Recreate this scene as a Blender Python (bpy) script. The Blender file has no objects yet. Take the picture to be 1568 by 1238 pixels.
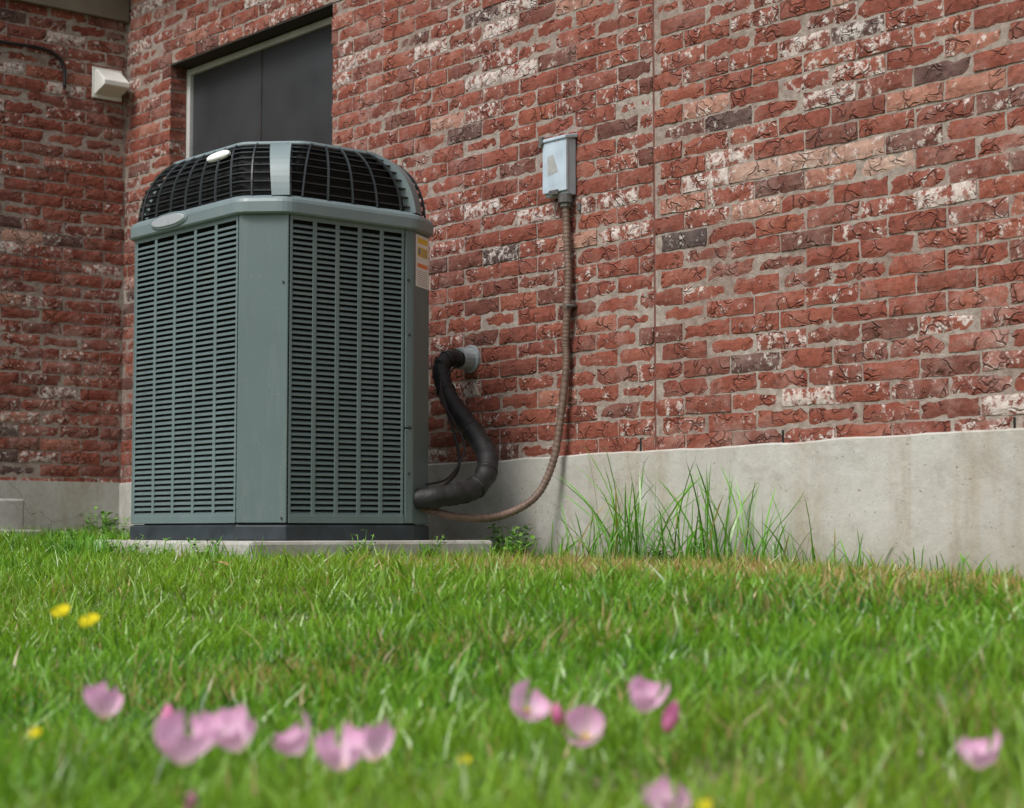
import bpy, math, random
import numpy as np
from mathutils import Vector
random.seed(4); rng=np.random.default_rng(7)
scene=bpy.context.scene
ZC=0.30; CAMY=-4.415
# ------------------------------------------------------------ helpers
class MB:
    def __init__(s): s.v=[]; s.f=[]; s.m=[]
    def add(s,vs,fs,mat=0):
        o=len(s.v); s.v+= [tuple(v) for v in vs]
        for f in fs: s.f.append(tuple(o+i for i in f)); s.m.append(mat)
    def box(s,x0,x1,y0,y1,z0,z1,mat=0):
        s.add([(x0,y0,z0),(x1,y0,z0),(x1,y1,z0),(x0,y1,z0),(x0,y0,z1),(x1,y0,z1),(x1,y1,z1),(x0,y1,z1)],
          [(0,3,2,1),(4,5,6,7),(0,1,5,4),(1,2,6,5),(2,3,7,6),(3,0,4,7)],mat)
    def obox(s,o,u,v,w,mat=0):
        o=Vector(o);u=Vector(u);v=Vector(v);w=Vector(w)
        if u.cross(v).dot(w)<0: u,v=v,u
        s.add([o,o+u,o+u+v,o+v,o+w,o+u+w,o+u+v+w,o+v+w],
          [(0,3,2,1),(4,5,6,7),(0,1,5,4),(1,2,6,5),(2,3,7,6),(3,0,4,7)],mat)
    def prism(s,poly,z0,z1,mat=0,poly2=None):
        n=len(poly); p2=poly2 or poly
        s.add([(x,y,z0) for x,y in poly]+[(x,y,z1) for x,y in p2],
          [tuple(range(n-1,-1,-1)),tuple(range(n,2*n))]+[(i,(i+1)%n,n+(i+1)%n,n+i) for i in range(n)],mat)
    def tube(s,pts,rad,mat=0,seg=8,cap=True):
        pts=[Vector(p) for p in pts]; n=len(pts)
        if not hasattr(rad,'__len__'): rad=[rad]*n
        vs=[];up=Vector((0,0,1)); prev=None
        for i,p in enumerate(pts):
            t=(pts[min(i+1,n-1)]-pts[max(i-1,0)]).normalized()
            if prev is None:
                a=t.cross(up)
                if a.length<.1: a=t.cross(Vector((1,0,0)))
            else: a=prev-t*prev.dot(t)
            a.normalize(); prev=a; b=t.cross(a)
            for k in range(seg):
                an=2*math.pi*k/seg; vs.append(p+(a*math.cos(an)+b*math.sin(an))*rad[i])
        fs=[]
        for i in range(n-1):
            for k in range(seg):
                fs.append((i*seg+k,i*seg+(k+1)%seg,(i+1)*seg+(k+1)%seg,(i+1)*seg+k))
        if cap: fs.append(tuple(range(seg-1,-1,-1))); fs.append(tuple((n-1)*seg+k for k in range(seg)))
        s.add(vs,fs,mat)
    def obj(s,name,mats,parent=None,bevel=0,smooth=False,seg=2):
        me=bpy.data.meshes.new(name); me.from_pydata(s.v,[],s.f)
        for m in mats: me.materials.append(m)
        me.polygons.foreach_set('material_index',s.m)
        if smooth: me.polygons.foreach_set('use_smooth',[True]*len(s.f))
        me.update(); ob=bpy.data.objects.new(name,me); scene.collection.objects.link(ob)
        if parent: ob.parent=parent
        if bevel:
            b=ob.modifiers.new('b','BEVEL'); b.width=bevel; b.segments=seg; b.limit_method='ANGLE'; b.angle_limit=math.radians(40)
        return ob
def empty(name):
    e=bpy.data.objects.new(name,None); scene.collection.objects.link(e); return e
def spline(pts,n=8):
    P=[Vector(p) for p in pts]; P=[P[0]*2-P[1]]+P+[P[-1]*2-P[-2]]; out=[]
    for i in range(1,len(P)-2):
        for k in range(n):
            t=k/n; a,b,c,d=P[i-1:i+3]
            out.append(.5*((2*b)+(c-a)*t+(2*a-5*b+4*c-d)*t*t+(3*b-a-3*c+d)*t**3))
    out.append(P[-2]); return out
class NT:
    def __init__(s,name):
        s.m=bpy.data.materials.new(name); s.m.use_nodes=True; s.t=s.m.node_tree; s.N=s.t.nodes; s.L=s.t.links
        s.b=s.N['Principled BSDF']; s.out=s.N['Material Output']
        s.tc=s.N.new('ShaderNodeTexCoord').outputs['Object']
    def n(s,ty,**kw):
        nd=s.N.new(ty)
        for k,v in kw.items(): setattr(nd,k,v)
        return nd
    def link(s,a,b): s.L.new(a,b)
    def setin(s,nd,i,v):
        if hasattr(v,'is_linked'): s.L.new(v,nd.inputs[i])
        else: nd.inputs[i].default_value=v
    def math(s,op,a,b=0.0,c=0.0,clamp=False):
        nd=s.n('ShaderNodeMath',operation=op,use_clamp=clamp); s.setin(nd,0,a); s.setin(nd,1,b)
        if op in('MULTIPLY_ADD',): s.setin(nd,2,c)
        return nd.outputs[0]
    def mapr(s,v,a,b,c=0.,d=1.):
        nd=s.n('ShaderNodeMapRange'); s.setin(nd,0,v); nd.inputs[1].default_value=a; nd.inputs[2].default_value=b; nd.inputs[3].default_value=c; nd.inputs[4].default_value=d
        return nd.outputs[0]
    def noise(s,sc,det=4,rough=.55,vec=None,dist=0.):
        nd=s.n('ShaderNodeTexNoise'); nd.inputs['Scale'].default_value=sc; nd.inputs['Detail'].default_value=det; nd.inputs['Roughness'].default_value=rough; nd.inputs['Distortion'].default_value=dist
        s.L.new(vec or s.tc,nd.inputs['Vector']); return nd.outputs['Fac']
    def scale(s,v3,vec=None,loc=(0,0,0)):
        nd=s.n('ShaderNodeMapping'); nd.inputs['Scale'].default_value=v3; nd.inputs['Location'].default_value=loc; s.L.new(vec or s.tc,nd.inputs['Vector']); return nd.outputs[0]
    def mix(s,f,a,b,blend='MIX'):
        nd=s.n('ShaderNodeMix',data_type='RGBA',blend_type=blend); s.setin(nd,0,f)
        for i,v in((6,a),(7,b)):
            if hasattr(v,'is_linked'): s.L.new(v,nd.inputs[i])
            else: nd.inputs[i].default_value=(*v,1) if len(v)==3 else v
        return nd.outputs[2]
    def ramp(s,f,stops):
        nd=s.n('ShaderNodeValToRGB'); s.L.new(f,nd.inputs[0]); e=nd.color_ramp.elements
        while len(e)<len(stops): e.new(.5)
        for el,(p,c) in zip(e,stops): el.position=p; el.color=(*c,1)
        return nd.outputs[0]
    def bump(s,h,st=.5,dist=.005):
        nd=s.n('ShaderNodeBump'); nd.inputs['Strength'].default_value=st; nd.inputs['Distance'].default_value=dist; s.L.new(h,nd.inputs['Height']); s.L.new(nd.outputs[0],s.b.inputs['Normal'])
    def col(s,c): s.setin(s.b,'Base Color',c if hasattr(c,'is_linked') else (*c,1))
    def rough(s,r): s.setin(s.b,'Roughness',r)
    def spec(s,r): s.b.inputs['Specular IOR Level'].default_value=r
def simple(name,c,r=.5,var=.15,sc=8,bs=.0,metal=0,bsc=200):
    m=NT(name); n=m.noise(sc,4)
    m.col(m.mix(m.mapr(n,.3,.7),tuple(x*(1-var) for x in c),tuple(min(1,x*(1+var)) for x in c)))
    m.rough(m.mapr(n,.3,.7,max(0,r-.08),min(1,r+.08))); m.b.inputs['Metallic'].default_value=metal
    if bs: m.bump(m.noise(bsc,2),bs,.002)
    return m.m
# ------------------------------------------------------------ materials
def brick_mat():
    m=NT('red_brick'); at=m.n('ShaderNodeAttribute',attribute_name='bcol'); sp=m.n('ShaderNodeSeparateColor'); m.link(at.outputs['Color'],sp.inputs[0])
    R,G,B=sp.outputs
    cb=m.n('ShaderNodeCombineXYZ'); m.link(m.math('MULTIPLY',B,37.),cb.inputs[0]); m.link(m.math('MULTIPLY',B,91.),cb.inputs[1]); m.link(m.math('MULTIPLY',B,53.),cb.inputs[2])
    va=m.n('ShaderNodeVectorMath',operation='ADD'); m.link(m.tc,va.inputs[0]); m.link(cb.outputs[0],va.inputs[1]); V=va.outputs[0]
    base=m.ramp(R,[(0,(.080,.052,.049)),(.12,(.14,.052,.040)),(.45,(.205,.055,.037)),(.78,(.255,.073,.047)),(.93,(.33,.14,.10)),(1,(.40,.25,.20))])
    n1=m.noise(13,4,.6,V); base=m.mix(m.mapr(n1,.35,.68),base,m.mix(1.,base,(1.3,1.5,1.5),'MULTIPLY'))
    n1b=m.noise(60,4,.65,V); base=m.mix(m.mapr(n1b,.50,.68,0,.7),base,m.mix(1.,base,(.45,.45,.5),'MULTIPLY'))
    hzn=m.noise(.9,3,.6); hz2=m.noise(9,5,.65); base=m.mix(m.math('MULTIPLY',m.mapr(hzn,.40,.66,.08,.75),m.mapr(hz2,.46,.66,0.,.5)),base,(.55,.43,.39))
    nv=m.n('ShaderNodeTexNoise'); nv.inputs['Scale'].default_value=11; nv.inputs['Detail'].default_value=2; m.link(V,nv.inputs['Vector'])
    s2=m.n('ShaderNodeVectorMath',operation='SCALE'); m.link(nv.outputs['Color'],s2.inputs[0]); s2.inputs['Scale'].default_value=.17
    a2=m.n('ShaderNodeVectorMath',operation='ADD'); m.link(V,a2.inputs[0]); m.link(s2.outputs[0],a2.inputs[1])
    vo=m.n('ShaderNodeTexVoronoi',feature='DISTANCE_TO_EDGE'); vo.inputs['Scale'].default_value=15; m.link(m.scale((.75,.75,1.3),a2.outputs[0]),vo.inputs['Vector'])
    cm=m.mapr(nv.outputs['Fac'],.45,.55)
    cr=m.math('MULTIPLY',m.mapr(vo.outputs['Distance'],.0,.045,1,0),cm)
    base=m.mix(m.math('MULTIPLY',cr,.55),base,(.035,.018,.015))
    n2=m.noise(31,8,.74,V)
    lip=m.math('MULTIPLY',m.mapr(m.math('ABSOLUTE',m.math('SUBTRACT',vo.outputs['Distance'],.085)),.0,.035,1,0),cm)
    w=m.mapr(m.math('ADD',m.math('ADD',n2,m.math('MULTIPLY',G,.34)),m.math('MULTIPLY',lip,.07)),.635,.70)
    base=m.mix(m.math('MULTIPLY',w,.80),base,m.mix(m.mapr(n1b,.3,.7),(.50,.42,.38),(.80,.76,.72)))
    m.col(base); m.rough(.85); m.spec(.25)
    h=m.math('ADD',m.math('MULTIPLY',cr,-1.1),m.math('MULTIPLY',lip,.45)); h=m.math('ADD',h,m.math('MULTIPLY',n2,1.2)); h=m.math('ADD',h,m.math('MULTIPLY',m.noise(240,2,.6,V),.3))
    m.bump(h,1.,.0044); return m.m
def mortar_mat():
    m=NT('mortar'); n=m.noise(35,5,.65)
    m.col(m.mix(m.mapr(m.noise(3,3),.35,.65),m.ramp(n,[(.3,(.25,.205,.175)),(.7,(.46,.41,.365))]),m.ramp(n,[(.3,(.17,.12,.10)),(.7,(.36,.29,.25))]))); m.rough(.95); m.spec(.2)
    m.bump(m.noise(110,5,.7),.9,.005); return m.m
def concrete_mat(name,c0,c1,stain=.6,dirt=.6):
    m=NT(name); big=m.noise(2.2,6,.62,dist=.6); fine=m.noise(34,6,.72)
    c=m.mix(m.mapr(big,.32,.68),c0,c1)
    st=m.noise(1,6,.65,m.scale((6,6,.8)))
    c=m.mix(m.math('MULTIPLY',m.mapr(st,.49,.68),stain),c,(.33,.265,.185))
    st2=m.noise(1,5,.7,m.scale((3,3,2.6),loc=(5,2,1)),.8)
    c=m.mix(m.math('MULTIPLY',m.mapr(st2,.50,.62),.4),c,(.58,.585,.57))
    st3=m.noise(1,6,.7,m.scale((4,4,3),loc=(1,9,4)),1.2)
    c=m.mix(m.math('MULTIPLY',m.mapr(st3,.56,.66),.28),c,(.26,.235,.20))
    ve=m.n('ShaderNodeTexVoronoi',feature='DISTANCE_TO_EDGE'); ve.inputs['Scale'].default_value=2.3; nz=m.n('ShaderNodeTexNoise'); nz.inputs['Scale'].default_value=5; nz.inputs['Detail'].default_value=5; m.link(m.tc,nz.inputs['Vector'])
    m.link(m.mix(.2,m.tc,nz.outputs['Color'],'ADD'),ve.inputs['Vector'])
    crk=m.math('MULTIPLY',m.mapr(ve.outputs['Distance'],0,.004,1,0),m.mapr(m.noise(1.3,2),.52,.56))
    c=m.mix(m.math('MULTIPLY',crk,.5),c,(.09,.08,.07))
    sx=m.n('ShaderNodeSeparateXYZ'); m.link(m.tc,sx.inputs[0])
    zz=m.math('ADD',sx.outputs[2],m.math('MULTIPLY',big,.16))
    c=m.mix(m.mapr(zz,.24,.42,dirt,0),c,(.26,.225,.16))
    c=m.mix(m.mapr(fine,.35,.65,.0,.32),c,m.mix(1.,c,(.6,.6,.6),'MULTIPLY'))
    c=m.mix(m.mapr(m.noise(90,2,.5),.69,.74,0,.7),c,(.16,.15,.13))
    m.col(c); m.rough(.9); m.spec(.25)
    m.bump(m.math('ADD',fine,m.math('MULTIPLY',crk,-1.)),.6,.005); return m.m
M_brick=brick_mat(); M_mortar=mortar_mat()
M_conc=concrete_mat('foundation_concrete',(.42,.405,.365),(.51,.50,.47))
M_pad=concrete_mat('pad_concrete',(.36,.35,.33),(.50,.49,.47),.3,.2)
def paint_mat(name,c,r=.42):
    m=NT(name); n=m.noise(3,4,.6); d=m.noise(1,5,.7,m.scale((22,22,3)))
    cc=m.mix(m.mapr(n,.3,.7),tuple(x*.93 for x in c),tuple(x*1.06 for x in c))
    cc=m.mix(m.mapr(d,.52,.75,0,.25),cc,(.27,.27,.24))
    cc=m.mix(m.mapr(m.noise(110,3,.7),.64,.74,0,.45),cc,(.33,.32,.28))
    m.col(cc); m.rough(m.mapr(n,.3,.7,r-.06,r+.12)); return m.m
M_paint=paint_mat('green_grey_paint',(.106,.150,.155))
M_slat=paint_mat('louver_paint',(.128,.178,.186),.4)
M_cap=paint_mat('cap_plastic',(.165,.218,.232),.38)
M_dark=simple('dark_coil',(.012,.013,.014),.8)
M_grille=simple('fan_grille',(.026,.032,.035),.38,.3)
M_blackpan=simple('base_pan_plastic',(.024,.034,.043),.55,.4,12)
M_badge=simple('badge_silver',(.36,.39,.42),.3,.05)
M_white=simple('white_label',(.76,.76,.74),.4,.05)
M_yel=simple('label_yellow',(.75,.50,.03),.4,.1); M_org=simple('label_orange',(.75,.20,.03),.4,.1); M_ink=simple('label_print',(.25,.25,.25),.5,.3,400)
M_screen=simple('solar_screen',(.030,.033,.037),.55,.12,4,.3,bsc=900)
M_frame=simple('aluminium_frame',(.50,.50,.49),.4,.12)
M_steel=simple('lintel_steel',(.035,.025,.02),.7,.3)
M_box=simple('disconnect_box_grey',(.38,.45,.51),.42,.10,12)
M_boxl=simple('disconnect_lid_grey',(.45,.54,.62),.38,.15,14)
M_boxrefl=simple('painted_reflection_grey',(.36,.37,.36),.5,.2,90)  # grey for the reflection painted onto the disconnect lid
M_boxd=simple('box_hardware',(.10,.095,.09),.6,.4,60)
M_cond=simple('conduit_brown_grey',(.155,.10,.077),.55,.25,30)
M_foam=simple('pipe_insulation_black',(.012,.012,.013),.6,.4,25,.8,bsc=90)
M_pvc=simple('sleeve_grey',(.30,.33,.345),.45,.15,20)
M_caulk=simple('joint_caulk',(.15,.055,.042),.8,.3,20,.5)
M_hood=simple('vent_hood_plastic',(.68,.68,.65),.5,.08)
M_soffit=simple('soffit_paint',(.14,.115,.085),.7,.1)
M_roof=simple('roof_shingle',(.07,.06,.055),.9,.4,20,.6)
M_cable=simple('cable_black',(.012,.010,.010),.5)
M_inner=simple('interior_dark',(.01,.01,.01),.9)
# ------------------------------------------------------------ house
house=empty('brick_house')
XL=-8.185; XR=1.2; TOP=3.45; WX0,WX1,WZ0,WZ1=-7.744,-6.371,1.15,2.5675; JX=-4.43
def build_bricks(name,origin,u,nrm,L,z0,z1,opening=None,joint=None,phase=0.):
    u=np.array(u);nrm=np.array(nrm);origin=np.array(origin)
    NX,NZ=9,4; H=.0547; P=.0625; BL=.2067; MJ=.0078
    V=[];F=[];C=[];joints=[]
    gx,gz=np.meshgrid(np.linspace(0,1,NX),np.linspace(0,1,NZ)); gx=gx.ravel(); gz=gz.ravel()
    per=[i for i in range(NX)]+[NX-1+NX*j for j in range(1,NZ)]+[NX*(NZ-1)+i for i in range(NX-2,-1,-1)]+[NX*j for j in range(NZ-2,0,-1)]
    isper=np.zeros(NX*NZ,bool); isper[per]=True
    gf=[(j*NX+i,j*NX+i+1,(j+1)*NX+i+1,(j+1)*NX+i) for j in range(NZ-1) for i in range(NX-1)]
    nb=NX*NZ; npz=len(per)
    sf=[(per[(k+1)%npz],per[k],nb+k,nb+(k+1)%npz) for k in range(npz)]
    off=0; row=0; z=z0
    while z+H<z1+.03:
        segs=[(0,L)]
        if opening and z+H>opening[2]+.001 and z<opening[3]-.001-.0: segs=[(0,opening[0]),(opening[1],L)]
        if joint is not None:
            ns=[]
            for a,b in segs:
                if a<joint<b: ns+=[(a,joint-.005),(joint+.005,b)]
                else: ns.append((a,b))
            segs=ns
        ph=phase+(row%2)*(BL+MJ)/2+rng.normal(0,.004)
        x=-ph
        while x<L:
            for a,b in segs:
                p=max(x,a); q=min(x+BL,b)
                if q-p<.028: continue
                if row==1: joints.append(q+MJ/2)
                dz=rng.normal(0,.0010); w=q-p
                pu=p+gx*w; pz=z+dz+gz*H
                jit=rng.normal(0,.0010,(nb,2)); 
                wob=np.interp(gx,np.linspace(0,1,6),rng.normal(0,.0015,6)); 
                pu=pu+jit[:,0]*1.3; pz=pz+jit[:,1]+np.where(gz>.9,wob,0)-np.where(gz<.1,wob[::-1],0)
                dep=.004+rng.normal(0,.0016)+rng.normal(0,.0007,nb)+ (gx-.5)*rng.normal(0,.0018)
                dep=np.where(isper,dep-.0020-abs(rng.normal(0,.0013,nb)),dep)
                pts=origin+np.outer(pu,u)+np.outer(pz,(0,0,1))+np.outer(dep,nrm)
                back=pts[per]-np.outer(dep[per]+.085,nrm)
                V.append(pts);V.append(back)
                for f in gf: F.append(tuple(off+i for i in f))
                for f in sf: F.append(tuple(off+i for i in f))
                off+=nb+npz
                cx=(origin+u*(p+q)/2); s=cx[0]+cx[1]*1.7
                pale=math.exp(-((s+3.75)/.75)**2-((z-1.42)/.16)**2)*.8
                rr=rng.random(); c=np.clip(rng.normal(.48,.15),.14,.88)
                if rr<.05: c=rng.uniform(0,.14)
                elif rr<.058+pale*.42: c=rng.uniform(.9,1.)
                g=0.0; rr=rng.random()
                if rr<.08: g=rng.uniform(.30,.60)
                elif rr<.70: g=rng.uniform(.06,.28)
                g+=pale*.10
                C.append(np.tile((c,min(g,1),rng.random(),1.),(nb+npz,1)))
            x+=BL+MJ
        z+=P; row+=1
    V=np.vstack(V);C=np.vstack(C)
    me=bpy.data.meshes.new(name); me.from_pydata(V.tolist(),[],F)
    a=me.attributes.new('bcol','FLOAT_COLOR','POINT'); a.data.foreach_set('color',C.astype(np.float32).ravel())
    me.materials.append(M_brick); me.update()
    ob=bpy.data.objects.new(name,me); scene.collection.objects.link(ob); ob.parent=house
    return joints
FZ=.508
j1=build_bricks('garden_wall_bricks',(XL,0,0),(1,0,0),(0,-1,0),XR-XL,FZ,TOP,(WX0-XL,WX1-XL,WZ0,WZ1),JX-XL,.07)
build_bricks('wing_wall_bricks',(XL,-4.5,0),(0,1,0),(1,0,0),4.5-.006,FZ,2.86,None,None,.12)
mb=MB(); q=.004
mb.box(XL-.25,WX0-q,0,.25,0,TOP); mb.box(WX1+q,JX-.005,0,.25,0,TOP); mb.box(JX+.005,XR,0,.25,0,TOP)
mb.box(WX0-q,WX1+q,0,.25,WZ1+q,TOP); mb.box(WX0-q,WX1+q,0,.25,0,WZ0-q)
mb.box(XL-.25,XL,-4.5,-.001,0,2.9)
mb.obj('mortar_backing',[M_mortar],house)
mb=MB(); mb.box(JX-.005,JX+.005,.001,.2,0,TOP); mb.obj('control_joint',[M_caulk],house)
mb=MB()
for k,j in enumerate(j1):
    if k%4==1 and not(WX0<XL+j<WX1): mb.box(XL+j-.0035,XL+j+.0035,-.003,.01,FZ+.064,FZ+.115)
mb.obj('weep_holes',[M_inner],house)
def fz(x): return .543+(x+8.2)*.049/5.23
mb=MB(); n=140; pr=-.016
xs=[XL+(XR-XL)*i/n for i in range(n+1)]
jt=[random.uniform(-.0018,.0018) for _ in range(n+1)]
for i in range(n):
    a,b=xs[i],xs[i+1]
    za=fz(a)+.002*math.sin(a*5)+.0015*math.sin(a*17)+jt[i]; zb=fz(b)+.002*math.sin(b*5)+.0015*math.sin(b*17)+jt[i+1]
    mb.add([(a,pr,-.4),(b,pr,-.4),(b,pr-.0,zb-.006),(a,pr,za-.006),(b,pr+.006,zb),(a,pr+.006,za),(b,.03,zb+.003),(a,.03,za+.003)],[(0,1,2,3),(3,2,4,5),(5,4,6,7)])
mb.box(XL-.05,XL+.014,-4.5,-.0165,-.4,.545)
mb.obj('foundation',[M_conc],house)
# window
mb=MB(); fy=.087; fw=.032
mb.box(WX0,WX0+fw,fy,fy+.05,WZ0,WZ1-.012); mb.box(WX1-fw,WX1,fy,fy+.05,WZ0,WZ1-.012)
mb.box(WX0+fw,WX1-fw,fy+.002,fy+.05,WZ1-.042,WZ1-.012); mb.box(WX0+fw,WX1-fw,fy+.002,fy+.05,WZ0,WZ0+.03)
mb.obj('window_frame',[M_frame],house,.003)
mb=MB(); mb.box(WX0+fw,WX1-fw,fy+.02,fy+.03,WZ0+.03,WZ1-.042); mb.obj('window_screen',[M_screen],house)
mb=MB(); mx=(WX0+WX1)/2-.04; mb.box(mx-.004,mx+.004,fy+.016,fy+.021,WZ0+.03,WZ1-.042); mb.obj('screen_mullion',[M_steel],house)
mb=MB(); mb.box(WX0-.1,WX1+.1,-.001,.10,WZ1-.006,WZ1+.0005); mb.obj('steel_lintel',[M_steel],house)
mb=MB(); mb.box(WX0,WX1,-.03,fy,WZ0-.05,WZ0-.002); mb.obj('window_sill',[M_brick],house)
mb=MB(); mb.box(WX0,WX1,fy+.06,.25,WZ0,WZ1); mb.obj('window_void',[M_inner],house)
# eaves & roof
mb=MB(); mb.box(XL-.2,XL+.035,-4.5,-.012,2.865,3.15); mb.obj('wing_fascia',[M_soffit],house)
mb=MB(); mb.box(XL-.3,XR+.2,-.45,-.012,TOP,TOP+.03); mb.box(XL-.3,XR+.2,-.48,-.45,TOP-.03,TOP+.14); mb.obj('eave',[M_soffit],house)
mb=MB(); mb.add([(XL-.3,-.5,TOP+.14),(XR+.2,-.5,TOP+.14),(XR+.2,3.5,TOP+2.2),(XL-.3,3.5,TOP+2.2)],[(0,1,2,3)])
mb.add([(XL+.05,-4.5,3.155),(XL+.05,-.01,3.155),(XL-3,-.01,4.7),(XL-3,-4.5,4.7)],[(0,1,2,3)]); mb.obj('roof',[M_roof],house)
# ------------------------------------------------------------ vent hood on wing wall
mb=MB(); y0,y1=-.185,-.045; X=XL+.006
mb.add([(X,y0,2.60),(X,y1,2.60),(X+.02,y0,2.60),(X+.02,y1,2.60),(X+.11,y0,2.53),(X+.11,y1,2.53),(X+.11,y0,2.505),(X+.11,y1,2.505),(X,y0,2.47),(X,y1,2.47)],
 [(0,2,3,1),(2,4,5,3),(4,6,7,5),(0,8,6,4,2),(1,3,5,7,9),(8,9,7,6)])
mb.box(X,X+.008,y0-.012,y1+.012,2.455,2.612)
mb.obj('dryer_vent_hood',[M_hood],None,.004)
mb=MB(); mb.tube(spline([(XL+.014,-1.6,2.63),(XL+.014,-.68,2.65),(XL+.014,-.48,2.654),(XL+.014,-.39,2.63),(XL+.014,-.352,2.58),(XL+.014,-.347,2.48)]),.0085); mb.obj('wall_cable',[M_cable],smooth=True)
mb=MB(); mb.box(XL+.016,XL+.40,-1.9,-.70,.1,.45); mb.box(XL+.016,XL+.62,-1.9,-.72,.1,.31); mb.obj('concrete_step',[M_pad],None,.01)
# ------------------------------------------------------------ disconnect box
db=empty('electrical_disconnect_box')
x0,x1=-4.945,-4.817; zb,zt=1.513,1.725
mb=MB(); mb.box(x0+.004,x1-.004,-.050,-.006,zb,zt-.006); 
mb.obj('body',[M_box],db,.004)
mb=MB(); mb.box(x0,x1,-.060,-.048,zb+.012,zt); mb.add([(x0-.003,-.066,zt),(x1+.003,-.066,zt),(x1+.003,-.004,zt+.014),(x0-.003,-.004,zt+.014),(x0-.003,-.066,zt-.012),(x1+.003,-.066,zt-.012),(x1+.003,-.004,zt-.002),(x0-.003,-.004,zt-.002)],[(0,1,2,3),(4,7,6,5),(0,4,5,1),(1,5,6,2),(2,6,7,3),(3,7,4,0)])
mb.obj('cover_lid',[M_boxl],db,.003)
mb=MB(); mb.add([(x0+.03,-.0608,zb+.075),(x0+.085,-.0608,zb+.085),(x0+.075,-.0608,zb+.115),(x0+.06,-.0608,zb+.15),(x0+.03,-.0608,zb+.145)],[(0,1,2,3,4)]); mb.obj('lid_reflection_patch',[M_boxrefl],db)  # flat grey patch standing in for a darkish diagonal reflection on the lid
mb=MB(); mb.box(x0-.012,x0+.01,-.07,-.055,zt-.018,zt+.012); mb.tube([(x0-.004,-.066,zt-.03),(x0-.004,-.066,zt+.0)],.008); mb.box(x0+.04,x1-.04,-.066,-.058,zb+.002,zb+.02)
mb.obj('latch',[M_boxd],db,.002)
mb=MB(); mb.tube([(x1-.03,-.035,zb+.004),(x1-.03,-.035,zb-.03)],.026,seg=12); mb.tube([(x1-.03,-.035,zb-.03),(x1-.03,-.035,zb-.045)],.021,seg=6); mb.box(x1+.005,x1+.02,-.012,-.002,zb-.06,zb-.03)
mb.obj('conduit_fitting',[M_boxd],db,.002)
# conduit
cp=spline([(x1-.03,-.035,zb-.03),(-4.842,-.032,1.35),(-4.836,-.032,1.22),(-4.840,-.034,1.103),(-4.852,-.03,.98),(-4.850,-.03,.895),(-4.864,-.045,.707),(-4.88,-.07,.544),(-4.912,-.13,.420),(-4.965,-.25,.355),(-4.987,-.40,.350),(-5.03,-.48,.37),(-5.12,-.56,.40)],26)
rad=[.0135+(.0016 if (i%3)==0 else -.0006) for i in range(len(cp))]
for i,pp in enumerate(cp):
    if 1.095<pp.z<1.125: rad[i]=.0175
mb=MB(); mb.tube(cp,rad,seg=10); mb.box(-4.862,-4.818,-.048,-.004,1.104,1.114,1)
mb.obj('flexible_conduit',[M_cond,M_boxd],smooth=True)
# insulated line set
ls=empty('refrigerant_line_set')
pp=spline([(-5.425,-.02,.955),(-5.412,-.09,.958),(-5.416,-.138,.946),(-5.410,-.160,.895),(-5.356,-.172,.812),(-5.268,-.185,.735),(-5.155,-.2,.650),(-5.060,-.225,.573),(-5.012,-.27,.505),(-4.998,-.34,.450),(-4.985,-.43,.432),(-5.01,-.52,.418),(-5.10,-.6,.41)],8)
rr=[.029+.009*min(1,i/45)+.0015*math.sin(i*1.1)+random.uniform(-.0018,.0018) for i in range(len(pp))]
mb=MB(); mb.tube(pp,rr,seg=14)
for k in (7,14,30,46,62,70): 
    if k+1<len(pp): mb.tube([pp[k],pp[k+1]],rr[k]+.003,seg=14)
mb.obj('suction_line_insulation',[M_foam],ls,smooth=True)
mb=MB(); mb.tube([(-5.425,.03,.962),(-5.425,-.06,.962)],.043,seg=16); mb.tube([(-5.425,-.0,.962),(-5.425,-.012,.962)],.055,seg=16)
mb.obj('wall_sleeve',[M_pvc],ls,.002)
mb=MB(); mb.tube(spline([(-5.40,-.12,.93),(-5.36,-.2,.85),(-5.27,-.24,.74),(-5.19,-.26,.62),(-5.13,-.30,.53),(-5.09,-.38,.475),(-5.06,-.46,.45),(-5.10,-.56,.45)],8),.006); mb.tube(spline([(-5.39,-.1,.94),(-5.34,-.22,.82),(-5.22,-.25,.70),(-5.13,-.27,.60),(-5.10,-.36,.50),(-5.08,-.46,.47),(-5.12,-.57,.46)],8),.004)
mb.obj('liquid_line',[M_cable],ls,smooth=True)
# ------------------------------------------------------------ AC unit
ac=empty('air_conditioner_condenser')
ax0,ax1,ay0,ay1=-5.955,-5.019,-1.225,-.462; c=.118
def octo(ins,cc):
    a0,a1,b0,b1=ax0+ins,ax1-ins,ay0+ins,ay1-ins; k=cc/c
    return [(a0+cc,b0),(a1-cc,b0),(a1,b0+cc),(a1,b1-.130*k),(a1-.078*k,b1),(a0+cc,b1),(a0,b1-cc),(a0,b0+cc)]
def roundocto(ins,cc,seg=5):
    P=octo(ins,cc); out=[]; n=len(P); r=.035
    for i in range(n):
        p=Vector(P[i]).to_3d();a=Vector(P[i-1]).to_3d();b=Vector(P[(i+1)%n]).to_3d()
        s=p+(a-p).normalized()*r; e=p+(b-p).normalized()*r
        for k in range(seg):
            t=k/(seg-1); q=s*(1-t)**2+p*2*t*(1-t)+e*t*t; out.append((q.x,q.y))
    return out
PZ0,PZ1=.325,1.352
mb=MB(); mb.prism(octo(.035,c),.30,1.40); mb.obj('coil_core',[M_dark],ac)
mb=MB(); mb.prism(octo(-.002,c),.272,.322); mb.prism(octo(.006,c),.318,.326); mb.obj('base_pan',[M_blackpan],ac,.006)
P=octo(0,c)
posts=MB(); slats=MB(); ribs=MB()
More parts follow.
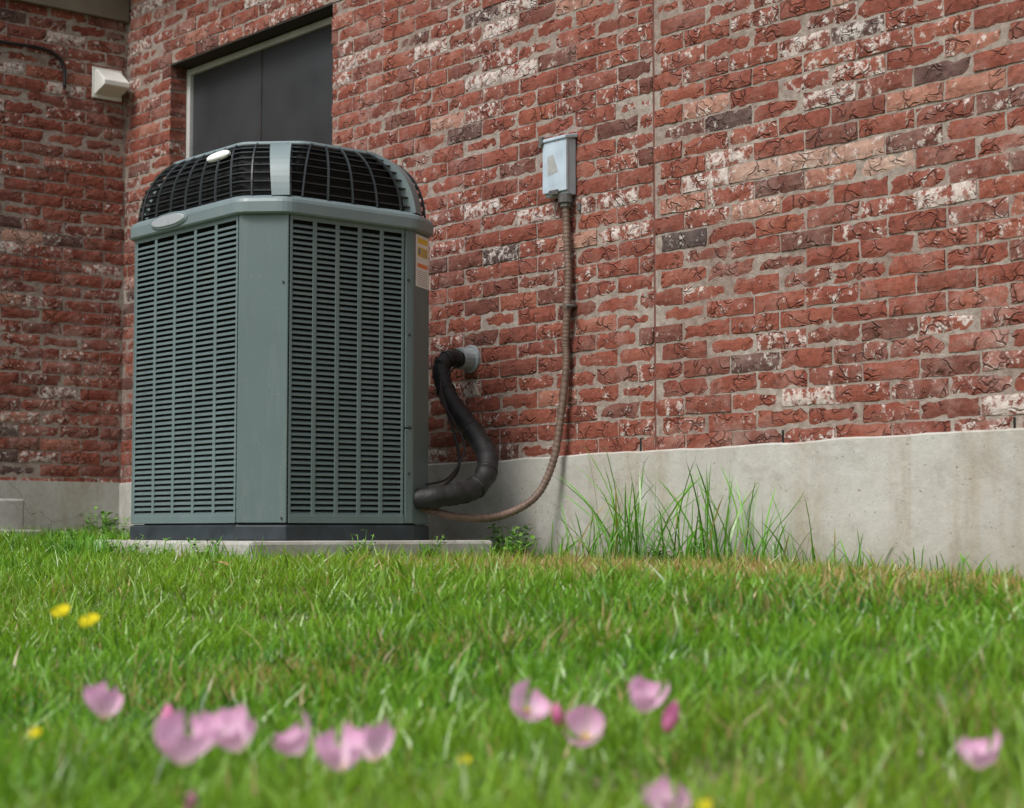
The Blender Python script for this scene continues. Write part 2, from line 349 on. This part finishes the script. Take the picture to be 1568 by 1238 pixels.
for i in range(8):
    a=Vector((*P[i],0)); b=Vector((*P[(i+1)%8],0)); L=(b-a).length; u=(b-a)/L; nn=Vector((u.y,-u.x,0))
    if i%2==1:
        posts.obox(a+Vector((0,0,PZ0+.004))-nn*.012,u*L,nn*.0125,Vector((0,0,PZ1-PZ0)))
    else:
        s0,s1=.008,L-.008
        if i==2: s1=L-.036; posts.obox(a+u*(s1+.004)+Vector((0,0,PZ0+.004))-nn*.012,u*(L-s1-.004),nn*.0122,Vector((0,0,.325))); posts.obox(a+u*(s1+.004)+Vector((0,0,PZ0+.333))-nn*.012,u*(L-s1-.004),nn*.0122,Vector((0,0,PZ1-PZ0-.331)))
        z=PZ0+.030; pitch=.01865
        while z<PZ1-.03:
            o=a+u*s0+Vector((0,0,z))-nn*.003
            slats.obox(o,u*(s1-s0),Vector((0,0,.0072)),-nn*.0015)
            slats.obox(o-nn*.001+Vector((0,0,.0062)),u*(s1-s0),-nn*.013+Vector((0,0,.0060)),Vector((0,0,.0014)))
            z+=pitch
        ncol=5; rw=.0165; 
        for k in range(ncol+1):
            w=rw if 0<k<ncol else .010
            xx=s0+(s1-s0-.012)*k/ncol - (w/2-.006 if 0<k<ncol else 0)
            ribs.obox(a+u*xx+Vector((0,0,PZ0+.006))-nn*.006,u*w,nn*.0042,Vector((0,0,PZ1-PZ0-.01)))
        ribs.obox(a+u*s0+Vector((0,0,PZ0+.004))-nn*.006,u*(s1-s0),nn*.0055,Vector((0,0,.026)))
        ribs.obox(a+u*s0+Vector((0,0,PZ1-.022))-nn*.006,u*(s1-s0),nn*.0055,Vector((0,0,.022)))
posts.obj('corner_posts',[M_paint],ac,.0035); slats.obj('louver_slats',[M_slat],ac); ribs.obj('louver_ribs',[M_slat],ac,.0015)
mb=MB()
for (yy,zz) in ((-.608,.50),(-.608,.66),(-.608,.98),(-.614,1.17)): mb.tube([(ax1-.002,yy,zz),(ax1+.003,yy,zz)],.005,seg=8)
for zz in (.345,1.12): 
    q0=Vector((*P[2],zz)).lerp(Vector((*P[1],zz)),.1); mb.tube([q0,q0+Vector((.003,-.003,0))],.004,seg=8)
mb.obj('screws',[M_grille],ac)
mb=MB()
prof=[(1.345,-.004),(1.347,-.012),(1.352,-.016),(1.385,-.017),(1.396,-.014),(1.404,-.006),(1.410,.004)]
rings=[roundocto(i,c) for z,i in prof]; n=len(rings[0]); vs=[];fs=[]
for (z,i),rg in zip(prof,rings): vs+=[(x,y,z) for x,y in rg]
for j in range(len(prof)-1):
    for k in range(n): fs.append((j*n+k,j*n+(k+1)%n,(j+1)*n+(k+1)%n,(j+1)*n+k))
fs.append(tuple(range(n-1,-1,-1))); mb.add(vs,fs)
mb.obj('cap_band',[M_cap],ac,smooth=False)
def dome(phi):
    z=1.408+.205*math.sin(phi)/math.sin(math.radians(72)); ins=.002+.125*(1-math.cos(phi))**1.15; cc=c+.035*(phi/1.25)
    return z,ins,cc
PH=math.radians(72)
mb=MB(); ph=[PH*k/8 for k in range(9)]
rg=[];
for p_ in ph:
    z,ins,cc=dome(p_); rg.append([(x,y,z-.006) for x,y in octo(ins+.030,cc)])
vs=sum(rg,[]); fs=[(j*8+k,j*8+(k+1)%8,(j+1)*8+(k+1)%8,(j+1)*8+k) for j in range(8) for k in range(8)]+[tuple(64+k for k in range(8))]
mb.add(vs,fs); mb.obj('dome_inner',[M_dark],ac)
g=MB()
for p_ in [PH*(k+.6)/8.3 for k in range(8)]:
    z,ins,cc=dome(p_); R=roundocto(ins,cc,3); m=len(R)
    for k in range(m):
        a=Vector((*R[k],z)); b=Vector((*R[(k+1)%m],z)); d=(b-a)
        if d.length<1e-4: continue
        nn=Vector((d.y,-d.x,0)).normalized()
        g.obox(a-Vector((0,0,.0022))-nn*.022,d,nn*.022,Vector((0,0,.0042)))
for i in range(8):
    nseg={0:7,1:2,2:5,3:2,4:7,5:2,6:5,7:2}[i]
    for k in range(nseg):
        t=(k+.5)/nseg
        pts=[]
        for p_ in [PH*q_/10 for q_ in range(11)]:
            z,ins,cc=dome(p_); O=octo(ins-.001,cc); a=Vector((*O[i],z)); b=Vector((*O[(i+1)%8],z)); pts.append(a.lerp(b,t))
        g.tube(pts,.0045,seg=5)
g.obj('dome_grille',[M_grille],ac)
mb=MB()
def ribstrip(i,tb,tt):
    for q_ in range(12):
        vs=[]
        for p_ in (PH*q_/12,PH*(q_+1)/12):
            s=p_/PH; z,ins,cc=dome(p_); O=octo(ins-.008,cc); I=octo(ins+.02,cc)
            A=Vector((*O[i],z)); B=Vector((*O[(i+1)%8],z)); A2=Vector((*I[i],z-.006)); B2=Vector((*I[(i+1)%8],z-.006))
            l=tb[0]+(tt[0]-tb[0])*s; r_=tb[1]+(tt[1]-tb[1])*s
            vs+=[A.lerp(B,l),A.lerp(B,r_),B2.lerp(A2,1-r_),A2.lerp(B2,l)]
        mb.add(vs,[(0,1,5,4),(1,2,6,5),(3,0,4,7)])
ribstrip(1,(.66,1.02),(.46,.80)); ribstrip(3,(0,.36),(0,.4)); ribstrip(5,(.3,.7),(.3,.7)); ribstrip(7,(0,.3),(.1,.4))
z,ins,cc=dome(PH)
o1=roundocto(ins-.008,cc); o2=roundocto(ins-.004,cc); o3=roundocto(ins+.03,cc); m=len(o1)
vs=[(x,y,z-.012) for x,y in o1]+[(x,y,z-.002) for x,y in o1]+[(x,y,z+.006) for x,y in o2]+[(x,y,z+.008) for x,y in o3]+[(x,y,z-.012) for x,y in o3]
mb.add(vs,[(j*m+k,j*m+(k+1)%m,((j+1)%5)*m+(k+1)%m,((j+1)%5)*m+k) for j in range(5) for k in range(m)])
mb.obj('dome_ribs_and_rim',[M_cap],ac,smooth=False)
mb=MB(); cx,cy=(ax0+ax1)/2,(ay0+ay1)/2
for r_ in [.05+.03*k for k in range(9)]: mb.tube([(cx+r_*math.cos(t)*1.2,cy+r_*math.sin(t),z+.004) for t in [2*math.pi*k/40 for k in range(41)]],.003,seg=5,cap=False)
mb.obj('top_fan_guard',[M_grille],ac)
def oval(name,ctr,u,v,nn,a,b,th,mat):
    m_=MB(); ctr=Vector(ctr);u=Vector(u);v=Vector(v);nn=Vector(nn);N=28;vs=[]
    for s,h in ((1,0),(1,.6),(.9,1)): vs+=[ctr+u*(a*s*math.copysign(abs(math.cos(t))**.8,math.cos(t)))+v*(b*s*math.copysign(abs(math.sin(t))**.9,math.sin(t)))+nn*th*h for t in [2*math.pi*k/N for k in range(N)]]
    fs=[(j*N+k,j*N+(k+1)%N,(j+1)*N+(k+1)%N,(j+1)*N+k) for j in range(2) for k in range(N)]+[tuple(2*N+k for k in range(N))]
    m_.add(vs,fs); return m_.obj(name,[mat],ac)
oval('nameplate_rim',(-5.565,ay0-.014,1.379),(1,0,0),(0,0,1),(0,-1,0),.125,.027,.008,M_cap)
oval('nameplate',(-5.565,ay0-.020,1.379),(1,0,0),(0,0,1),(0,-1,0),.112,.019,.006,M_badge)
oval('dome_badge',(-5.34,ay0+.045,1.575),(1,0,0),Vector((0,.62,.78)),Vector((0,-.78,.62)),.07,.020,.012,M_white)
mb=MB(); a=Vector((*P[3],0)); bb=Vector((*P[4],0)); u=(bb-a).normalized(); n45=Vector((u.y,-u.x,0))
def lab(s0,s1,z0,z1,off,mi): mb.obox(a+u*s0+Vector((0,0,z0))+n45*(.0006),u*(s1-s0),n45*off,Vector((0,0,z1-z0)),mi)
lab(.022,.144,1.155,1.338,.0008,0); lab(.036,.132,1.308,1.328,.0012,1); lab(.036,.132,1.262,1.296,.0012,1); lab(.04,.065,1.268,1.292,.0016,3)
for k in range(5): lab(.075,.13,1.264+k*.006,1.2665+k*.006,.0016,3)
lab(.036,.132,1.224,1.238,.0012,2)
for k in range(8): lab(.038,.13,1.162+k*.0070,1.1635+k*.0070,.0012,3)
mb.obj('warning_label',[M_white,M_yel,M_org,M_ink],ac)
mb=MB(); mb.prism([(-5.98,-1.30),(-4.93,-1.30),(-4.93,-.30),(-5.98,-.30)],.12,.2715)
mb.obj('concrete_pad',[M_pad],None,.012)
# ------------------------------------------------------------ ground
def hz(x): return np.interp(x,[-12,-9,-8.2,-6,-5,-4,-3,-1,3],[.28,.275,.262,.206,.190,.178,.155,.14,.13])
def G(x,y):
    d=-np.asarray(y); s=np.clip((d-1.2)/1.9,0,1); s=s*s*(3-2*s)
    und=.006*np.sin(x*3.1+y*1.7)+.005*np.sin(x*1.3-y*4.1+1)+.003*np.sin(x*9+y*7)
    return hz(x)*(1-s)-.01*s+und*np.clip(d*3,0,1)
xs=np.concatenate([np.linspace(-400,-14,14),np.linspace(-12,4,180),np.linspace(6,400,14)])
ys=np.concatenate([np.linspace(-400,-8,14),np.linspace(-6,.3,90),np.linspace(1,400,14)])
XX,YY=np.meshgrid(xs,ys); ZZ=G(XX,YY); nx,ny=len(xs),len(ys)
me=bpy.data.meshes.new('lawn_ground'); me.from_pydata(np.stack([XX.ravel(),YY.ravel(),ZZ.ravel()],1).tolist(),[],[(j*nx+i,j*nx+i+1,(j+1)*nx+i+1,(j+1)*nx+i) for j in range(ny-1) for i in range(nx-1)])
m=NT('soil_and_thatch'); n=m.noise(25,5,.7); m.col(m.mix(m.mapr(m.noise(1.5,4),.4,.6),m.ramp(n,[(.3,(.045,.065,.015)),(.7,(.11,.19,.03))]),m.ramp(n,[(.3,(.065,.06,.025)),(.7,(.19,.19,.07))]))); m.rough(.95); m.bump(n,1,.01)
me.materials.append(m.m); ob=bpy.data.objects.new('lawn_ground',me); scene.collection.objects.link(ob); me.polygons.foreach_set('use_smooth',[True]*len(me.polygons))
# ------------------------------------------------------------ grass
def grass_mat(name):
    m=NT(name); at=m.n('ShaderNodeAttribute',attribute_name='gcol'); col=at.outputs['Color']
    d=m.n('ShaderNodeBsdfDiffuse'); t=m.n('ShaderNodeBsdfTranslucent'); g=m.n('ShaderNodeBsdfGlossy'); g.inputs['Roughness'].default_value=.35; g.inputs['Color'].default_value=(.85,.88,.80,1)
    m.link(col,d.inputs[0]); m.link(m.mix(1.,col,(1.3,1.25,.5),'MULTIPLY'),t.inputs[0])
    a=m.n('ShaderNodeMixShader'); a.inputs[0].default_value=.45; m.link(d.outputs[0],a.inputs[1]); m.link(t.outputs[0],a.inputs[2])
    b=m.n('ShaderNodeMixShader'); b.inputs[0].default_value=.05; m.link(a.outputs[0],b.inputs[1]); m.link(g.outputs[0],b.inputs[2]); m.link(b.outputs[0],m.out.inputs[0]); return m.m
M_grass=grass_mat('grass_blade')
def lown(x,y,s,seed):
    r=np.random.default_rng(seed); o=np.zeros_like(x)
    for k in range(6):
        a=r.uniform(0,6.28); f=s*r.uniform(.6,1.7); o+=np.sin((x*np.cos(a)+y*np.sin(a))*f+r.uniform(0,6.28))
    return o/6
def blades(name,x,y,z,h,w,lean,col,curve=.5,segs=2):
    n=len(x); az=rng.uniform(0,2*np.pi,n); la=rng.uniform(0,2*np.pi,n)
    lx=np.cos(la)*lean*h; ly=np.sin(la)*lean*h; wx=np.cos(az)*w/2; wy=np.sin(az)*w/2
    lev=np.linspace(0,1,segs+1); nv=2*segs+1; V=np.zeros((n,nv,3),np.float32); C=np.ones((n,nv,4),np.float32)
    for k,t in enumerate(lev):
        px=x+lx*(t*(1-curve)+curve*t*t); py=np.minimum(y+ly*(t*(1-curve)+curve*t*t),-.02); pz=z+h*(t-.25*curve*np.minimum(lean,1.5)*t*t)
        ww=(1-.35*t) if k<segs else 0
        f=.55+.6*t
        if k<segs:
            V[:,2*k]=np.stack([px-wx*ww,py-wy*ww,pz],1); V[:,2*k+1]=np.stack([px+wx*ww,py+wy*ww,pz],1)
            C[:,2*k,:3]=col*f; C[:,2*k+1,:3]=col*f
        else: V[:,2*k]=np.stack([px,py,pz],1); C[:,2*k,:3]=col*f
    nq=segs-1; base=(np.arange(n)*nv)[:,None]
    q=np.concatenate([base+np.array([2*k,2*k+1,2*k+3,2*k+2]) for k in range(nq)]) if nq else np.zeros((0,4),int)
    t=base+np.array([2*segs-2,2*segs-1,2*segs])
    me=bpy.data.meshes.new(name); me.vertices.add(n*nv); me.vertices.foreach_set('co',V.ravel())
    nl=q.size+t.size; me.loops.add(nl); me.loops.foreach_set('vertex_index',np.concatenate([q.ravel(),t.ravel()]).astype(np.int32))
    me.polygons.add(len(q)+len(t)); ls_=np.concatenate([np.arange(len(q))*4,q.size+np.arange(len(t))*3]).astype(np.int32); me.polygons.foreach_set('loop_start',ls_)
    me.update(calc_edges=True)
    a=me.attributes.new('gcol','FLOAT_COLOR','POINT'); a.data.foreach_set('color',C.ravel())
    me.materials.append(M_grass); ob=bpy.data.objects.new(name,me); scene.collection.objects.link(ob); return ob
N=350000
x=rng.uniform(-8.16,1.0,N); y=rng.uniform(-4.0,-.02,N)
vx,vy=x,y-CAMY; ang=np.degrees(np.arctan2(vx*math.sin(math.radians(40.41))*1.0+vy*math.cos(math.radians(40.41)), -vx*math.cos(math.radians(40.41))+vy*math.sin(math.radians(40.41))))
dist=np.hypot(vx,vy)
ln=lown(x,y,5,3); ln2=lown(x,y,14,5); ln3=lown(x,y,1.6,8); ln4=lown(x,y,30,11)
keep=((abs(ang)<26)&(rng.random(N)<np.where(dist>4.5,.8,1)))|(rng.random(N)<.15); keep&=dist>1.0
keep&=rng.random(N)<np.clip(.85+ln2*.9+ln4*.6,.35,1)
keep&=~((x>-5.97)&(x<-4.94)&(y>-1.29)&(y<-.31)); keep&=~((x<XL+.64)&(y<-.70)&(y>-1.92))
x,y,ln,ln2,ln3,ln4=[q_[keep] for q_ in (x,y,ln,ln2,ln3,ln4)]; n=len(x)
h=(.035+.013*ln+.016*ln2+.012*ln4)*rng.lognormal(0,.38,n)*1.1; h=np.clip(h,.012,.10)
near=np.clip((-y-.0)/.35,0,1); h*=.75+.25*near
w=rng.uniform(.0026,.0074,n)
hue=rng.random(n)
colA=np.array([.080,.28,.018]); colB=np.array([.24,.54,.04]); col=colA+(colB-colA)*hue[:,None]
dk=rng.random(n)<np.clip(.20+ln*.35-ln2*.25,.06,.6); col[dk]=np.array([.042,.155,.016])
yel=np.clip(.42+ln3*1.4+ln2*.7,0,1); col=col*(1-.45*yel[:,None])+np.array([.40,.55,.06])*.45*yel[:,None]
dryp=np.exp(-((y+.62+.15*ln)/.52)**2)*np.clip((x+5.3)/.9,0,1)*.90+.05+.38*np.clip(ln*1.6+ln2*.7-.25,0,1)*np.clip((x+4.6)/2,.35,1)
dr=rng.random(n)<dryp; col[dr]=np.array([.60,.46,.22])*rng.uniform(.55,1.15,(dr.sum(),1)); h[dr]*=.85
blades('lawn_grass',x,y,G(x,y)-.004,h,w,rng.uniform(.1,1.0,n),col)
def tuft(name,pts,num,w=.005,colr=(.10,.26,.04),lean=.35,spread=.1):
    X=[];Y=[];H=[]
    for (px,py,hm) in pts:
        k=num; r=rng.normal(0,spread,(k,2)); X.append(px+r[:,0]); Y.append(np.minimum(py+r[:,1]*.45,-.03)); H.append(hm*rng.uniform(.25,1,k)*np.exp(-(r[:,0]/spread)**2*.12))
    X=np.concatenate(X);Y=np.concatenate(Y);H=np.concatenate(H); n=len(X)
    col=np.array(colr)*rng.uniform(.45,1.6,(n,1)); dd=rng.random(n)<.08; col[dd]=(.42,.36,.17)
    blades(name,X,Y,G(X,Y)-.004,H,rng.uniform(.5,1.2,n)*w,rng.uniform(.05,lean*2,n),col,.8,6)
TG=(.14,.38,.045)
tuft('tall_grass_tuft',[(-4.62,-.14,.26),(-4.50,-.14,.40),(-4.38,-.16,.44),(-4.26,-.15,.40),(-4.14,-.15,.38),(-4.02,-.14,.42),(-3.90,-.14,.34)],30,.0070,TG,.42,.10)
tuft('tall_grass_tuft',[(-4.50,-.12,.62),(-4.44,-.12,.52),(-4.02,-.12,.56),(-3.94,-.12,.50),(-4.2,-.12,.46)],7,.0060,TG,.24,.05)
tuft('tall_grass_tuft',[(-4.82,-.11,.14),(-4.70,-.11,.24),(-3.80,-.11,.32),(-3.68,-.10,.30),(-3.52,-.09,.20),(-3.38,-.08,.15),(-3.2,-.08,.12),(-3.0,-.08,.10)],16,.0058,TG,.38,.08)
edge=[(xx,-.06+random.uniform(-.03,.02),random.uniform(.04,.15)) for xx in np.arange(-8.1,-2.0,.13)]
tuft('wall_edge_grass',edge,11,.0055,TG,.45,.06)
pe=[(xx,-1.34+random.uniform(-.03,.01),random.uniform(.04,.11)) for xx in np.arange(-6.1,-4.9,.08)]+[(xx,-1.36,random.uniform(.09,.15)) for xx in np.arange(-6.1,-5.72,.05)]+[(-4.89,yy,random.uniform(.05,.12)) for yy in np.arange(-1.3,-.3,.08)]
def tuft2(name,pts,num,w=.0055,colr=TG):
    X=np.concatenate([p[0]+rng.normal(0,.035,num) for p in pts]); Y=np.concatenate([p[1]+rng.normal(0,.025,num) for p in pts]); H=np.concatenate([p[2]*rng.uniform(.35,1.05,num) for p in pts])
    k=~((X>-5.99)&(X<-4.92)&(Y>-1.31)&(Y<-.29)); X,Y,H=X[k],Y[k],H[k]; n=len(X)
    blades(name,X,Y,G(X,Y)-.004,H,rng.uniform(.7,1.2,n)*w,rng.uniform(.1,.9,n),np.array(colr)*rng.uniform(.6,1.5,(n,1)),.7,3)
tuft2('pad_edge_grass',pe,18)
# broadleaf weeds
M_leaf=NT('weed_leaf'); 
M_leaf.col(M_leaf.ramp(M_leaf.noise(60,2),[(.35,(.08,.21,.025)),(.65,(.19,.40,.05))])); M_leaf.rough(.55); M_leaf=M_leaf.m
def leaf(mb,o,d,up,L,W,mi=0):
    o=Vector(o); d=Vector(d).normalized(); s=d.cross(Vector(up)).normalized(); n_=s.cross(d)
    pr=[(0,.06),(.25,.8),(.5,1),(.75,.7),(1,.02)]; vs=[]
    for t,ww in pr:
        ctr=o+d*L*t-n_*L*.25*t*t; vs+=[ctr-s*W*ww/2+n_*W*.12*ww,ctr,ctr+s*W*ww/2+n_*W*.12*ww]
    fs=[]
    for k in range(4):
        a=k*3; fs+=[(a,a+1,a+4,a+3),(a+1,a+2,a+5,a+4)]
    mb.add(vs,fs,mi)
def weed(px,py,R,Hh,nst,lw):
    mb=MB(); gz=float(G(np.array([px]),np.array([py]))[0])
    for s in range(nst):
        a=random.uniform(0,6.28); r=R*random.random()**.5; tip=Vector((px+r*math.cos(a),min(py+r*math.sin(a)*.6,-.03),gz+Hh*random.uniform(.4,1))); b=Vector((px+r*.3*math.cos(a),py+r*.2*math.sin(a),gz))
        pts=[b,b.lerp(tip,.5)+Vector((0,0,.012)),tip]; mb.tube(pts,.0012,seg=4)
        for k in range(random.randint(4,7)):
            t=random.uniform(.3,1); o=b.lerp(tip,t); aa=random.uniform(0,6.28); leaf(mb,o,(math.cos(aa),math.sin(aa),random.uniform(0,.8)),(0,0,1),lw*random.uniform(.7,1.3),lw*.55)
    mb.obj('broadleaf_weed',[M_leaf],smooth=True)
weed(-4.98,-.2,.14,.14,34,.032); weed(-4.85,-.3,.10,.10,20,.028); weed(-5.62,-1.38,.12,.11,20,.022); weed(-5.35,-1.38,.10,.10,16,.022); weed(-5.1,-1.36,.10,.09,14,.022); weed(-6.1,-1.36,.12,.13,20,.022); weed(-8.0,-.2,.14,.16,20,.035); weed(-7.7,-.3,.12,.14,18,.03); weed(-4.3,-.12,.1,.07,14,.03); weed(-4.88,-.9,.06,.12,10,.022); weed(-4.9,-.6,.06,.1,10,.02)
mb=MB(); gz=float(G(np.array([-4.6]),np.array([-1.6]))[0])+.04
leaf(mb,(-4.62,-1.62,gz),(.9,.2,.1),(0,0,1),.06,.035); M_dry=simple('dry_leaf_tissue',(.40,.24,.10),.7,.3,60); mb.obj('dry_leaf',[M_dry],smooth=True)
# ------------------------------------------------------------ flowers
def petal_mat(name,ca,cb,cc):
    m=NT(name); at=m.n('ShaderNodeAttribute',attribute_name='pt'); col=m.ramp(at.outputs['Fac'],[(.0,ca),(.35,cb),(1,cc)])
    d=m.n('ShaderNodeBsdfDiffuse'); t=m.n('ShaderNodeBsdfTranslucent'); m.link(col,d.inputs[0]); m.link(col,t.inputs[0]); a=m.n('ShaderNodeMixShader'); a.inputs[0].default_value=.4
    m.link(d.outputs[0],a.inputs[1]); m.link(t.outputs[0],a.inputs[2]); m.link(a.outputs[0],m.out.inputs[0]); return m.m
M_pink=petal_mat('pink_petal',(.78,.66,.25),(.93,.68,.86),(.94,.50,.79)); M_bud=petal_mat('pink_bud',(.55,.2,.3),(.82,.27,.50),(.87,.33,.62)); M_yp=petal_mat('yellow_petal',(.8,.62,.02),(.85,.72,.03),(.88,.80,.05))
M_stem=simple('flower_stem',(.12,.28,.03),.6,.3,50)
def flower(name,pos,R,face,npet,mat,cup=.5,wf=1.15):
    pos=Vector(pos); f=Vector(face).normalized(); a=f.cross(Vector((0,0,1)));
    if a.length<.05: a=Vector((1,0,0))
    a.normalize(); b=f.cross(a); mb=MB(); ptv=[]; base=pos-f*R*.5; a0=random.uniform(0,1.5)
    for k in range(npet):
        an=a0+2*math.pi*k/npet+random.uniform(-.2,.2); rd=a*math.cos(an)+b*math.sin(an); tg=f.cross(rd); NU,NVv=6,6; vs=[]
        cu=cup*random.uniform(.75,1.3)
        for i in range(NU+1):
            t=i/NU; rr_=R*math.sin(t*1.35)/.975; hh=R*cu*(1.25*t**1.3)+random.uniform(-.03,.03)*R
            ww=wf*R*(math.sin(min(1,t*1.02)*2.45)**.75 if 0<t*1.02*2.45<3.14 else 0.05)*(.35+.65*t)*1.3
            for j in range(NVv+1):
                s=(j/NVv-.5); vs.append(base+rd*(rr_-R*.22*(4*s*s)*t*t-(.05*R*(1-abs(2*s)) if i==NU else 0))+tg*ww*s*1.0+f*(hh+R*.22*(4*s*s)*t+R*.05*math.sin(s*14+k)*t)); ptv.append(t)
        mb.add(vs,[(i*(NVv+1)+j,i*(NVv+1)+j+1,(i+1)*(NVv+1)+j+1,(i+1)*(NVv+1)+j) for i in range(NU) for j in range(NVv)],0)
    gz=float(G(np.array([pos.x]),np.array([pos.y]))[0]); foot=Vector((pos.x+random.uniform(-.02,.02),pos.y+random.uniform(-.02,.02),gz))
    mb.tube(spline([foot,foot.lerp(base,.5)+Vector((random.uniform(-.01,.01),random.uniform(-.01,.01),.005)),base],4),.0013,1,seg=5)
    for k in range(3):
        aa=random.uniform(0,6.28); leaf(mb,foot.lerp(base,random.uniform(.2,.7)),(math.cos(aa),math.sin(aa),.6),(0,0,1),.03,.008,1)
    if npet==4:
        for k in range(5): 
            o=base+f*R*.1; mb.tube([o,o+f*R*.5+Vector((random.uniform(-1,1),random.uniform(-1,1),0))*R*.2],.0009,2,seg=4)
    ob=mb.obj(name,[mat,M_stem,M_yp],smooth=True)
    at=ob.data.attributes.new('pt','FLOAT','POINT'); vals=ptv+[.5]*(len(mb.v)-len(ptv)); at.data.foreach_set('value',vals)
def bud(name,pos,R,mat):
    pos=Vector(pos); mb=MB(); d=Vector((random.uniform(-.4,.4),random.uniform(-.4,.4),1)).normalized()
    pr=[(0,.25),(.2,.75),(.45,1),(.7,.8),(.9,.35),(1,.03)]
    mb.tube([pos+d*R*2.4*(t-.5) for t,_ in pr],[R*.62*q for _,q in pr],0,seg=8)
    gz=float(G(np.array([pos.x]),np.array([pos.y]))[0]); mb.tube([Vector((pos.x,pos.y,gz)),pos-d*R*1.2],.0013,1,seg=5)
    ob=mb.obj(name,[mat,M_stem],smooth=True); at=ob.data.attributes.new('pt','FLOAT','POINT'); at.data.foreach_set('value',[.6]*len(mb.v))
fl=[(-1.976,-3.366,.09,.024,0),(-1.926,-3.309,.08,.015,1),(-1.571,-3.496,.088,.029,0),(-1.60,-3.45,.094,.020,0),(-1.682,-3.367,.079,.026,0),(-1.687,-3.287,.068,.025,0),(-1.565,-3.316,.066,.027,0),(-1.633,-3.223,.062,.026,0),(-1.609,-3.022,.096,.025,0),(-1.587,-2.996,.091,.012,1),(-1.566,-2.972,.066,.024,0),(-1.562,-2.881,.097,.024,0),(-1.541,-2.856,.083,.017,1),(-1.206,-2.721,.053,.025,0),(-1.264,-3.135,.030,.023,0),(-1.566,-3.49,.040,.011,1)]
for (X,Y,Z,R,b) in fl:
    if b: bud('pink_evening_primrose_bud',(X,Y,Z),R,M_bud)
    else: flower('pink_evening_primrose',(X,Y,Z),R,(random.uniform(.0,.8),random.uniform(-.8,.0),random.uniform(.8,1.5)),4,M_pink,random.uniform(.85,1.25))
for (X,Y,Z,R) in [(-2.474,-3.175,.186,.016),(-2.448,-3.144,.173,.017),(-1.873,-3.505,.082,.008),(-1.569,-3.148,.052,.008),(-1.245,-3.113,.036,.010)]:
    flower('yellow_wood_sorrel_flower',(X,Y,Z),R,(.4,-.6,1.),5,M_yp,.4,.9)
# ------------------------------------------------------------ camera
cam=bpy.data.cameras.new('camera'); co=bpy.data.objects.new('camera',cam); scene.collection.objects.link(co); scene.camera=co
th=math.radians(40.41); pt=math.radians(4.004)
d=Vector((-math.cos(th)*math.cos(pt),math.sin(th)*math.cos(pt),math.sin(pt)))
co.location=(0,CAMY,ZC); co.rotation_euler=d.to_track_quat('-Z','Y').to_euler()
cam.sensor_width=36; cam.lens=2800/1568*36; cam.clip_start=.05; cam.clip_end=1500
cam.dof.use_dof=True; cam.dof.focus_distance=6.2; cam.dof.aperture_fstop=4.3
# ------------------------------------------------------------ light
w_=bpy.data.worlds.new('World'); scene.world=w_; w_.use_nodes=True; nt=w_.node_tree
sky=nt.nodes.new('ShaderNodeTexSky'); sky.sky_type='NISHITA'; sky.sun_disc=False; sky.sun_elevation=math.radians(52); sky.sun_rotation=math.radians(172); sky.dust_density=4; sky.air_density=1.2
hs=nt.nodes.new('ShaderNodeHueSaturation'); hs.inputs['Saturation'].default_value=.5
nt.links.new(sky.outputs[0],hs.inputs['Color']); nt.links.new(hs.outputs[0],nt.nodes['Background'].inputs[0]); nt.nodes['Background'].inputs[1].default_value=.15
sl=bpy.data.lights.new('sun','SUN'); sl.energy=2.4; sl.angle=math.radians(20); sl.color=(1,.97,.93); so=bpy.data.objects.new('sun',sl); scene.collection.objects.link(so)
el=math.radians(52); az=math.radians(172); sd=Vector((math.sin(az)*math.cos(el),math.cos(az)*math.cos(el),math.sin(el)))
so.rotation_euler=sd.to_track_quat('Z','Y').to_euler()
scene.view_settings.view_transform='Standard'; scene.view_settings.look='None'; scene.view_settings.exposure=0
